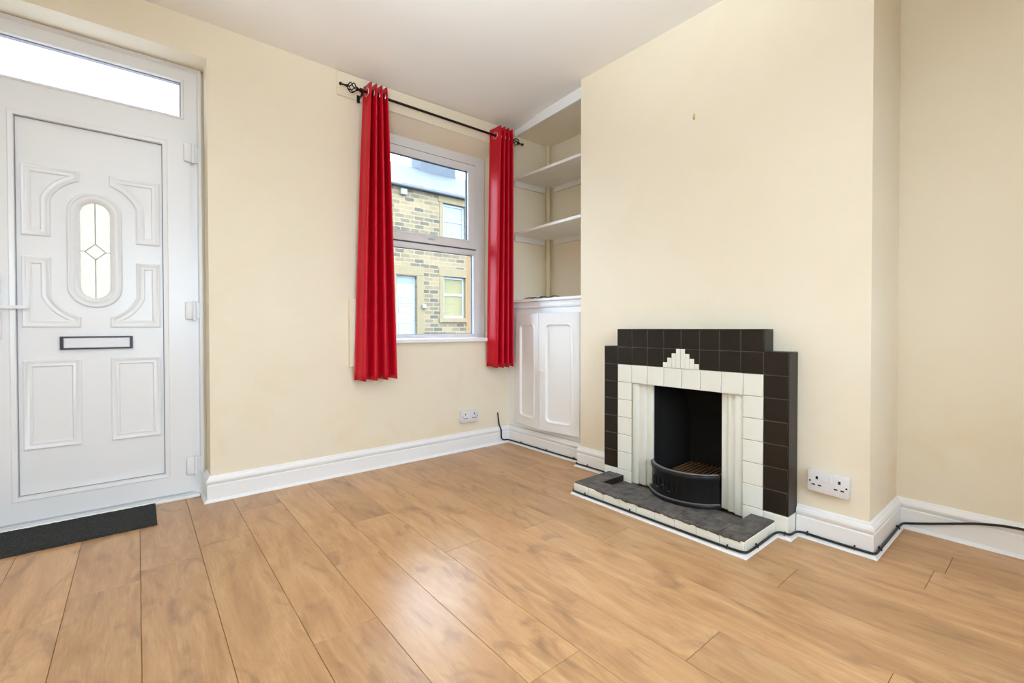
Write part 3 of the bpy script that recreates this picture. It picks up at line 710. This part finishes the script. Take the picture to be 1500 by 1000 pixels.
# hearth: raised border, sunken middle
he = thing('hearth', 'low tiled hearth with dusty black top and cream edge in front of the fireplace', 'hearth', (2.09, 1.314, 0))
hx0, hx1, hy0, hy1 = 1.93, fx-.003, .838, 1.79
b = MB(); b.box(hx0+.004, hx1, hy0+.004, hy1-.004, 0, .030); b.build('core', M['groutw'], he)
b = MB(); n = 9
for i in range(n):
    a, c = hy0+(hy1-hy0)*i/n, hy0+(hy1-hy0)*(i+1)/n; b.box(hx0, hx0+.014, a+.001, c-.001, 0, .063, .0025)
for i in range(3):
    a, c = hx0+.015+(hx1-hx0-.015)*i/3, hx0+.015+(hx1-hx0-.015)*(i+1)/3
    for y0, y1 in ((hy0, hy0+.014), (hy1-.014, hy1)): b.box(a+.001, c-.001, y0, y1, 0, .063, .0025)
b.build('edge_tiling', M['creamtile'], he, label='cream tiled edge')
b = MB(); tb = .125
b.box(hx0+.016, hx1, hy0+.016, hy1-.016, .030, .0312)
def tt(x0, x1, y0, y1, z0, z1): b.box(x0+.0008, x1-.0008, y0+.0008, y1-.0008, z0, z1, .002)
for k in range(9): tt(hx0+.002, hx0+tb, hy0+.002+(hy1-hy0-.004)*k/9, hy0+.002+(hy1-hy0-.004)*(k+1)/9, .0312, .070)
for (y0, y1) in ((hy0+.002, hy0+.108), (hy1-.108, hy1-.002)):
    for k in range(2):
        xa = hx0+tb+(hx1-hx0-tb)*k/2; tt(xa, xa+(hx1-hx0-tb)/2, y0, y1, .0312, .070)
for k in range(6):
    for j in range(2):
        ya_, yb_ = hy0+.108+(hy1-hy0-.216)*k/6, hy0+.108+(hy1-hy0-.216)*(k+1)/6; xa = hx0+tb+(hx1-hx0-tb)*j/2
        tt(xa, xa+(hx1-hx0-tb)/2, ya_, yb_, .0312, .0355)
b.build('top_tiling', M['hearthtile'], he, label='dusty black tiled top')
b = MB(); b.box(hx0+tb+.001, hx1-.001, hy1-.1105, hy1-.1082, .0356, .0695); b.build('step_face_shade', M['blacktile'], he)  # black face added, the shade of the inner riser put into its colour
# ragged black paint along the front edge
b = MB(); rnd = random.Random(4); n = 90; up, lo = [], []
for i in range(n+1):
    y = hy1-.16-(hy1-hy0-.175)*i/n; up.append((hx0-.0015, y, .0665)); lo.append((hx0-.0015, y, .0625-.005*rnd.random()-.003*math.sin(i*.33)**2))
pts = up+lo+[(x+.004, y, z) for x, y, z in up]+[(x+.004, y, z) for x, y, z in lo]; m = n+1
fc = []
for i in range(n): fc += [(i, i+1, m+i+1, m+i), (2*m+i, 2*m+i+1, 3*m+i+1, 3*m+i), (i, i+1, 2*m+i+1, 2*m+i), (m+i, m+i+1, 3*m+i+1, 3*m+i)]
b.poly(pts, fc); b.build('ragged_black_edge', M['hearthtile'], he)

# ------------------------------------------------------------------ sockets
def socket(label, loc, rotz, tilt=0):
    s = thing('double_socket', label, 'socket', loc, rotz, 'double wall sockets'); s.rotation_euler = (0, tilt, rotz)
    w, h = .154, .092
    b = MB(); b.box(-w/2+.002, w/2-.002, -.026, -.001, -h/2+.002, h/2-.002, .003); b.build('back_box', M['socket'], s, local=True)
    b = MB(); b.box(-w/2, w/2, -.036, -.0265, -h/2, h/2, .004, 2); b.build('face_plate', M['socket'], s, local=True, smooth=True)
    for x in (-.013, .013):
        b = MB(); b.box(x-.0075, x+.0075, -.040, -.0355, .008, .032, .0025, 2); b.build('switch', M['flap'], s, local=True)
    for x in (-.042, .042):
        for dx, z, w_, h_ in ((0, .018, .0045, .0065), (-.012, -.014, .0065, .003), (.012, -.014, .0065, .003)):
            b = MB(); b.box(x+dx-w_, x+dx+w_, -.0368, -.0355, z-h_, z+h_); b.build('pin_hole', M['dark'], s, local=True)
    for x in (-.068, .068):
        b = MB(); b.lathe([(.004, 0), (.004, .0007)], (x, -.036, 0), (0, -1, 0), 10); b.build('screw', M['iron'], s, local=True)
socket('white double socket low on the front wall under the window', (2.000, FW, .265), 0)
socket('white double socket on the chimney breast right of the fireplace', (BX, .655, .268), -PI/2, math.radians(2.2))

# painted box behind the left curtain
o = MB().box(1.066, 1.24, FW-.035, FW-.001, .70, 1.14, .004, 2).build('wall_box', M['cream'], **T('cream painted flat box on the front wall, half behind the left red curtain', 'wall box'))
# picture hook
ph_ = thing('picture_hook', 'tiny brass picture hook high on the chimney breast', 'hook', (BX, 1.298, 2.095))
b = MB(); b.box(BX-.003, BX-.0005, 1.293, 1.303, 2.085, 2.117, .001); b.build('plate', M['brass'], ph_)
b = MB(); b.tube([(BX-.003, 1.298, 2.094), (BX-.008, 1.298, 2.084), (BX-.014, 1.298, 2.088), (BX-.015, 1.298, 2.096)], .002, 6); b.build('hook', M['brass'], ph_)
# doormat
b = MB(); rnd = random.Random(2); nx, ny = 90, 34; mx0, mx1, my0, my1 = -.72, .067, 2.785, 3.10; pts = []
for j in range(ny+1):
    for i in range(nx+1):
        e2 = .0015*rnd.uniform(-1, 1) if i in (0, nx) or j in (0, ny) else 0
        pts.append((mx0+(mx1-mx0)*i/nx+e2, my0+(my1-my0)*j/ny+e2, .0125+.0022*rnd.random()))
w = nx+1; fc = [(j*w+i, j*w+i+1, (j+1)*w+i+1, (j+1)*w+i) for j in range(ny) for i in range(nx)]
edge = [i for i in range(nx+1)]+[j*w+nx for j in range(1, ny+1)]+[ny*w+i for i in range(nx-1, -1, -1)]+[j*w for j in range(ny-1, 0, -1)]
base = len(pts); pts += [(pts[k][0], pts[k][1], 0.0005) for k in edge]; m = len(edge)
fc += [(edge[k], edge[(k+1) % m], base+(k+1) % m, base+k) for k in range(m)]+[tuple(base+k for k in range(m))]
b.poly(pts, fc); b.build('doormat', M['mat'], **T('charcoal rectangular doormat on the floor at the front door', 'doormat'))

# ------------------------------------------------------------------ cable clipped along the baseboards
cb = thing('cable', 'black cable clipped along the baseboards and round the hearth', 'cable', (2.3, 1.5, 0))
def smooth_path(P, it=2):
    for _ in range(it):
        Q = [P[0]]
        for a, c in zip(P, P[1:]):
            a, c = Vector(a), Vector(c); Q += [a*.8+c*.2, a*.2+c*.8]
        P = Q+[P[-1]]
    return P
d_ = .018+.007     # cable centre off the wall plane
P = [(2.298, FW+.01, .252), (2.298, FW-.006, .250), (2.303, FW-.007, .20), (2.310, FW-.008, .145), (2.314, FW-.029, .118), (2.316, FW-.027, .08), (2.318, FW-.026, .045), (2.335, FW-.026, .026),
     (2.388, FW-.030, .022), (2.393, 2.90, .0205), (2.393, 2.66, .0205), (2.394, 2.40, .020), (2.394, 2.24, .020), (2.394, BY1+.045, .020), (2.385, BY1+.028, .020), (2.345, BY1+.028, .020), (BX-d_-.003, BY1+.020, .020),
     (BX-d_, 2.06, .020), (BX-d_, 1.93, .020), (BX-d_, 1.870, .020), (2.315, 1.842, .020), (2.24, 1.836, .0205), (2.21, 1.810, .0205), (2.17, 1.799, .0205), (2.0, 1.7985, .0205), (1.935, 1.799, .0205), (1.921, 1.788, .0205),
     (1.9215, 1.74, .020), (1.9215, 1.5, .020), (1.9215, 1.2, .020), (1.9215, .95, .021), (1.9215, .87, .023), (1.922, .838, .026), (1.932, .829, .024),
     (1.98, .8295, .020), (2.1, .8295, .021), (2.2, .829, .024), (2.232, .822, .026), (2.2415, .81, .026), (2.2415, .785, .027), (2.252, .775, .026), (2.31, .773, .024), (BX-d_, .755, .022), (BX-d_, .70, .021), (BX-d_, .60, .020), (BX-d_, .53, .021),
     (BX-d_+.002, .497, .021), (2.345, .489, .021), (2.45, .4895, .020), (2.62, .4895, .020), (2.76, .4895, .022), (2.795, .482, .026), (2.803, .45, .032), (2.803, .40, .048), (2.803, .345, .066), (2.803, .245, .100), (2.802, .172, .117), (2.801, .10, .124), (2.800, -.1, .112), (2.803, -.6, .06)]
b = MB(); b.tube(smooth_path(P), .0053, 8); b.build('flex', M['cable'], cb, smooth=True)
clips = [(2.386, 2.80, 'x'), (2.386, 2.50, 'x'), (2.386, 2.22, 'x'), (BX-d_, 2.04, 'x'), (1.9215, 1.70, 'x'), (1.9215, 1.40, 'x'), (1.9215, .905, 'x'), (2.03, .8295, 'y'), (2.2415, .797, 'x'), (BX-d_, .735, 'x'), (BX-d_, .56, 'x'), (2.40, .4895, 'y'), (2.72, .4895, 'y')]
for x, y, ax in clips:
    b = MB()
    if ax == 'x': x = 2.394 if abs(x-2.386) < .001 else x; b.tube([(x-.0068*math.cos(a), y, .021+.0068*math.sin(a)) for a in [-.8+i*.55 for i in range(7)]], .0022, 6); b.box(x-.001, x+.005, y-.003, y+.003, .027, .0335, .001)
    else: b.tube([(x, y-.0068*math.cos(a), .021+.0068*math.sin(a)) for a in [-.8+i*.55 for i in range(7)]], .0022, 6); b.box(x-.003, x+.003, y-.001, y+.005, .027, .0335, .001)
    b.build('cable_clip', M['cable'], cb)

# ------------------------------------------------------------------ across the street
HF = 14.0; GZ = .25
gd = MB(); gd.poly([(-40, EXT+.01, -.25), (60, EXT+.01, -.25), (60, HF+.5, GZ), (-40, HF+.5, GZ), (60, 60, GZ), (-40, 60, GZ), (-40, -40, -.25), (60, -40, -.25)], [(0, 1, 2, 3), (3, 2, 4, 5), (6, 7, 1, 0)])
gd.build('ground', M['asphalt'], **S('grey street between the houses', 'street'))
hs = thing('terraced_house', 'sandstone terraced house with slate roof across the street, seen through the window', 'house', (8, HF, GZ))
ops = [(6.60, 7.335, .31, 2.715), (8.375, 9.31, 4.15, 5.375), (8.385, 9.30, 1.32, 2.785)]      # door, upper window, lower window
hx_a, hx_b, ht = -4.0, 26.0, 5.62
b = MB(); xs = [hx_a, 6.60, 7.335, 8.375, 9.31, hx_b]
b.box(hx_a, 6.60, HF, HF+.3, GZ-.3, ht); b.box(6.60, 7.335, HF, HF+.3, 2.715, ht); b.box(7.335, 8.375, HF, HF+.3, GZ-.3, ht); b.box(9.31, hx_b, HF, HF+.3, GZ-.3, ht)
b.box(8.375, 9.31, HF, HF+.3, GZ-.3, 1.32); b.box(8.375, 9.31, HF, HF+.3, 2.785, 4.15); b.box(8.375, 9.31, HF, HF+.3, 5.375, ht)
b.build('wall', M['stone'], hs)
b = MB(); b.box(6.50, 7.60, HF-.02, HF+.1, 2.735, 3.05, .01); b.box(7.34, 7.60, HF-.02, HF+.1, GZ, 2.735, .01); b.box(6.34, 6.595, HF-.02, HF+.1, GZ, 2.735, .01); b.build('door_surround', M['stonetrim'], hs)
for (x0, x1, z0, z1) in ops[1:]:
    b = MB(); b.box(x0-.16, x0-.003, HF-.02, HF+.1, z0, z1, .01); b.box(x1+.003, x1+.16, HF-.02, HF+.1, z0, z1, .01); b.box(x0-.2, x1+.2, HF-.025, HF+.1, z1+.003, z1+.30, .01); b.box(x0-.2, x1+.2, HF-.07, HF+.1, z0-.16, z0-.003, .01)
    b.build('window_surround', M['stonetrim'], hs)
def hwin(x0, x1, z0, z1, lower):
    zm = z0+(z1-z0)*.52 if not lower else z0+(z1-z0)*.56
    b = MB(); f_ = .075
    b.shape([[(x0, z0), (x1, z0), (x1, z1), (x0, z1)], [(x0+f_, z0+f_), (x1-f_, z0+f_), (x1-f_, zm-.03), (x0+f_, zm-.03)], [(x0+f_, zm+.05), (x1-f_, zm+.05), (x1-f_, z1-f_), (x0+f_, z1-f_)]], XZ(HF+.10), -.06, 0)
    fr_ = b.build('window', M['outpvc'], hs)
    for a, c in ((z0+f_-.01, zm-.02), (zm+.04, z1-f_+.01)):
        b = MB(); b.box(x0+f_-.01, x1-f_+.01, HF+.13, HF+.14, a, c); b.build('blind' if lower else 'pane', M['blind'] if lower else M['outpane'], fr_)
hwin(*ops[1], False); hwin(*ops[2], True)
x0, x1, z0, z1 = ops[0]
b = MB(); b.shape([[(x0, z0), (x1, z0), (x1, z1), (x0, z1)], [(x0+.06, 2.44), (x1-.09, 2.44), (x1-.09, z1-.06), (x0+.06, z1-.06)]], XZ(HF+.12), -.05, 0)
PL = [(0, 0), (.01, .012), (.03, .012), (.05, .002)]
dcx = (x0+x1)/2-.02
for (u0, u1) in ((x0+.11, dcx-.03), (dcx+.03, x1-.13)):
    for (v0, v1) in ((1.98, 2.06), (1.78, 1.94), (1.46, 1.74), (.5, 1.16)): b.moulding([(u0, v0), (u1, v0), (u1, v1), (u0, v1)], PL, XZ(HF+.12))
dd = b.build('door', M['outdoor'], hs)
b = MB(); b.box(x0+.055, x1-.085, HF+.14, HF+.15, 2.435, z1-.055); b.build('fanlight_pane', M['fanpane'], dd)
b = MB(); b.box(dcx-.15, dcx+.13, HF+.10, HF+.12, 1.27, 1.33, .005); b.build('letter_plate', M['brass'], dd)
b = MB(); b.box(x1-.115, x1-.085, HF+.09, HF+.12, 1.24, 1.48, .005); b.build('handle', M['brass'], dd)
cu = bpy.data.curves.new('digits', 'FONT'); cu.body = '21'; cu.size = .17; cu.extrude = .004; cu.align_x = 'CENTER'
tob = bpy.data.objects.new('digits', cu); C.objects.link(tob); bpy.context.view_layer.update()
mesh = bpy.data.meshes.new_from_object(tob.evaluated_get(bpy.context.evaluated_depsgraph_get())); C.objects.unlink(tob); bpy.data.objects.remove(tob)
mesh.transform(Matrix.Translation(Vector((dcx+.02, HF+.115, 2.16))-OFF[dd.name]) @ Matrix.Rotation(PI/2, 4, 'X'))
mesh.materials.clear(); mesh.materials.append(M['vent']); o = bpy.data.objects.new('door_number', mesh); C.objects.link(o); o.parent = dd
rz0, rz1, ry1 = 5.70, 7.93, HF+4
b = MB(); b.poly([(hx_a, HF-.12, rz0), (hx_b, HF-.12, rz0), (hx_b, ry1, rz1), (hx_a, ry1, rz1), (hx_a, HF+8, rz0), (hx_b, HF+8, rz0), (hx_a, HF-.12, rz0-.08), (hx_b, HF-.12, rz0-.08), (hx_a, HF+8, rz0-.08), (hx_b, HF+8, rz0-.08)],
                 [(0, 1, 2, 3), (3, 2, 5, 4), (6, 7, 1, 0), (6, 7, 9, 8), (4, 5, 9, 8), (0, 3, 4, 8, 6), (1, 2, 5, 9, 7)]); b.build('roof', M['slate'], hs)
b = MB(); b.tube([(hx_a, HF-.14, 5.67), (hx_b, HF-.14, 5.67)], .06, 10); b.build('gutter', M['gutter'], hs, smooth=True)
b = MB(); b.tube([(6.7, HF-.20, 5.735), (hx_b, HF-.20, 5.735)], .022, 8); b.build('gutter_rim', M['gutterlight'], hs, smooth=True)
b = MB(); b.box(6.72, 6.95, HF-.12, HF-.002, 5.36, 5.56, .02); b.build('wall_box', M['vent'], hs)
b = MB(); b.box(7.50, 7.66, HF-.10, HF-.021, 1.62, 1.78, .03, 2); b.build('lamp', M['vent'], hs)
b = MB(); b.box(9.42, 11.15, ry1-.45, ry1+.45, 7.4, 9.2); b.box(9.36, 11.21, ry1-.5, ry1+.5, 9.2, 9.32); b.build('chimney', M['chimney'], hs)
for k in range(4):
    b = MB(); b.lathe([(.13, 0), (.15, .03), (.11, .08), (.10, .42), (.13, .45), (.12, .5)], (9.65+.42*k, ry1, 9.32), n=16); b.build('chimney_pot', M['stonetrim'], hs, smooth=True)

# ------------------------------------------------------------------ light: bright overcast sky, added fill lights
W = bpy.data.worlds.new('sky'); bpy.context.scene.world = W; W.use_nodes = True; nt = W.node_tree
bg = nt.nodes['Background']; bg.inputs[1].default_value = 13.0
tc = nt.nodes.new('ShaderNodeTexCoord'); sx = nt.nodes.new('ShaderNodeSeparateXYZ'); rp = nt.nodes.new('ShaderNodeValToRGB')
nt.links.new(tc.outputs['Generated'], sx.inputs[0]); nt.links.new(sx.outputs['Z'], rp.inputs[0]); nt.links.new(rp.outputs[0], bg.inputs[0])
rp.color_ramp.elements[0].position = 0; rp.color_ramp.elements[0].color = (.66, .82, 1.03, 1); rp.color_ramp.elements[1].position = .7; rp.color_ramp.elements[1].color = (.80, .94, 1.13, 1)
def portal(name, loc, rot, sx_, sy_):
    l = bpy.data.lights.new(name, 'AREA'); l.shape = 'RECTANGLE'; l.size = sx_; l.size_y = sy_; l.cycles.is_portal = True
    o = bpy.data.objects.new(name, l); C.objects.link(o); o.location = loc; o.rotation_euler = rot
portal('front_window_daylight', (1.735, 3.30, 1.62), (-PI/2, 0, 0), 1.1, 1.6)
portal('toplight_daylight', (-.165, 3.30, 1.3), (-PI/2, 0, 0), .95, 2.4)
portal('added_window_daylight', (.6, BKY-.10, 1.55), (PI/2, 0, 0), 1.6, 1.4)  # guides sky light through the added back window
l = bpy.data.lights.new('fill_point', 'POINT'); l.shadow_soft_size = .25; l.energy = 17; l.color = (.78, .91, 1)  # fill light added out of frame to even out the room
o = bpy.data.objects.new('fill_point', l); C.objects.link(o); o.location = (-.35, .1, 1.45)
l = bpy.data.lights.new('ceiling_bounce_fill', 'SPOT'); l.spot_size = math.radians(104); l.spot_blend = .9; l.shadow_soft_size = .2; l.energy = 375; l.color = (.78, .91, 1)  # added spot aimed at the ceiling, bounces soft fill into the room
o = bpy.data.objects.new('ceiling_bounce_fill', l); C.objects.link(o); o.location = (-.2, .1, 1.5); o.rotation_euler = Vector((-.43, -.43, -1.0)).to_track_quat('Z', 'Y').to_euler()

# ------------------------------------------------------------------ camera
f, yaw, pitch, roll = 667.724, math.radians(39.429), math.radians(-.698), math.radians(-.066)
v = Vector((math.sin(yaw)*math.cos(pitch), math.cos(yaw)*math.cos(pitch), math.sin(pitch)))
r = Vector((math.cos(yaw), -math.sin(yaw), 0)); u = r.cross(v)
r2 = r*math.cos(roll)+u*math.sin(roll); u2 = -r*math.sin(roll)+u*math.cos(roll)
cam = bpy.data.cameras.new('camera'); co = bpy.data.objects.new('camera', cam); C.objects.link(co)
co.matrix_world = Matrix(((r2.x, u2.x, -v.x, 0), (r2.y, u2.y, -v.y, 0), (r2.z, u2.z, -v.z, .95), (0, 0, 0, 1)))
cam.sensor_width = 36; cam.lens = f/1500*36; cam.shift_y = -11.173/1500; cam.clip_start = .02; cam.clip_end = 300
sc = bpy.context.scene; sc.camera = co
sc.view_settings.view_transform = 'Standard'; sc.view_settings.look = 'None'; sc.view_settings.gamma = 1; sc.view_settings.exposure = .35
sc.view_settings.use_curve_mapping = False
sc.cycles.max_bounces = 10; sc.cycles.diffuse_bounces = 6; sc.cycles.transparent_max_bounces = 16
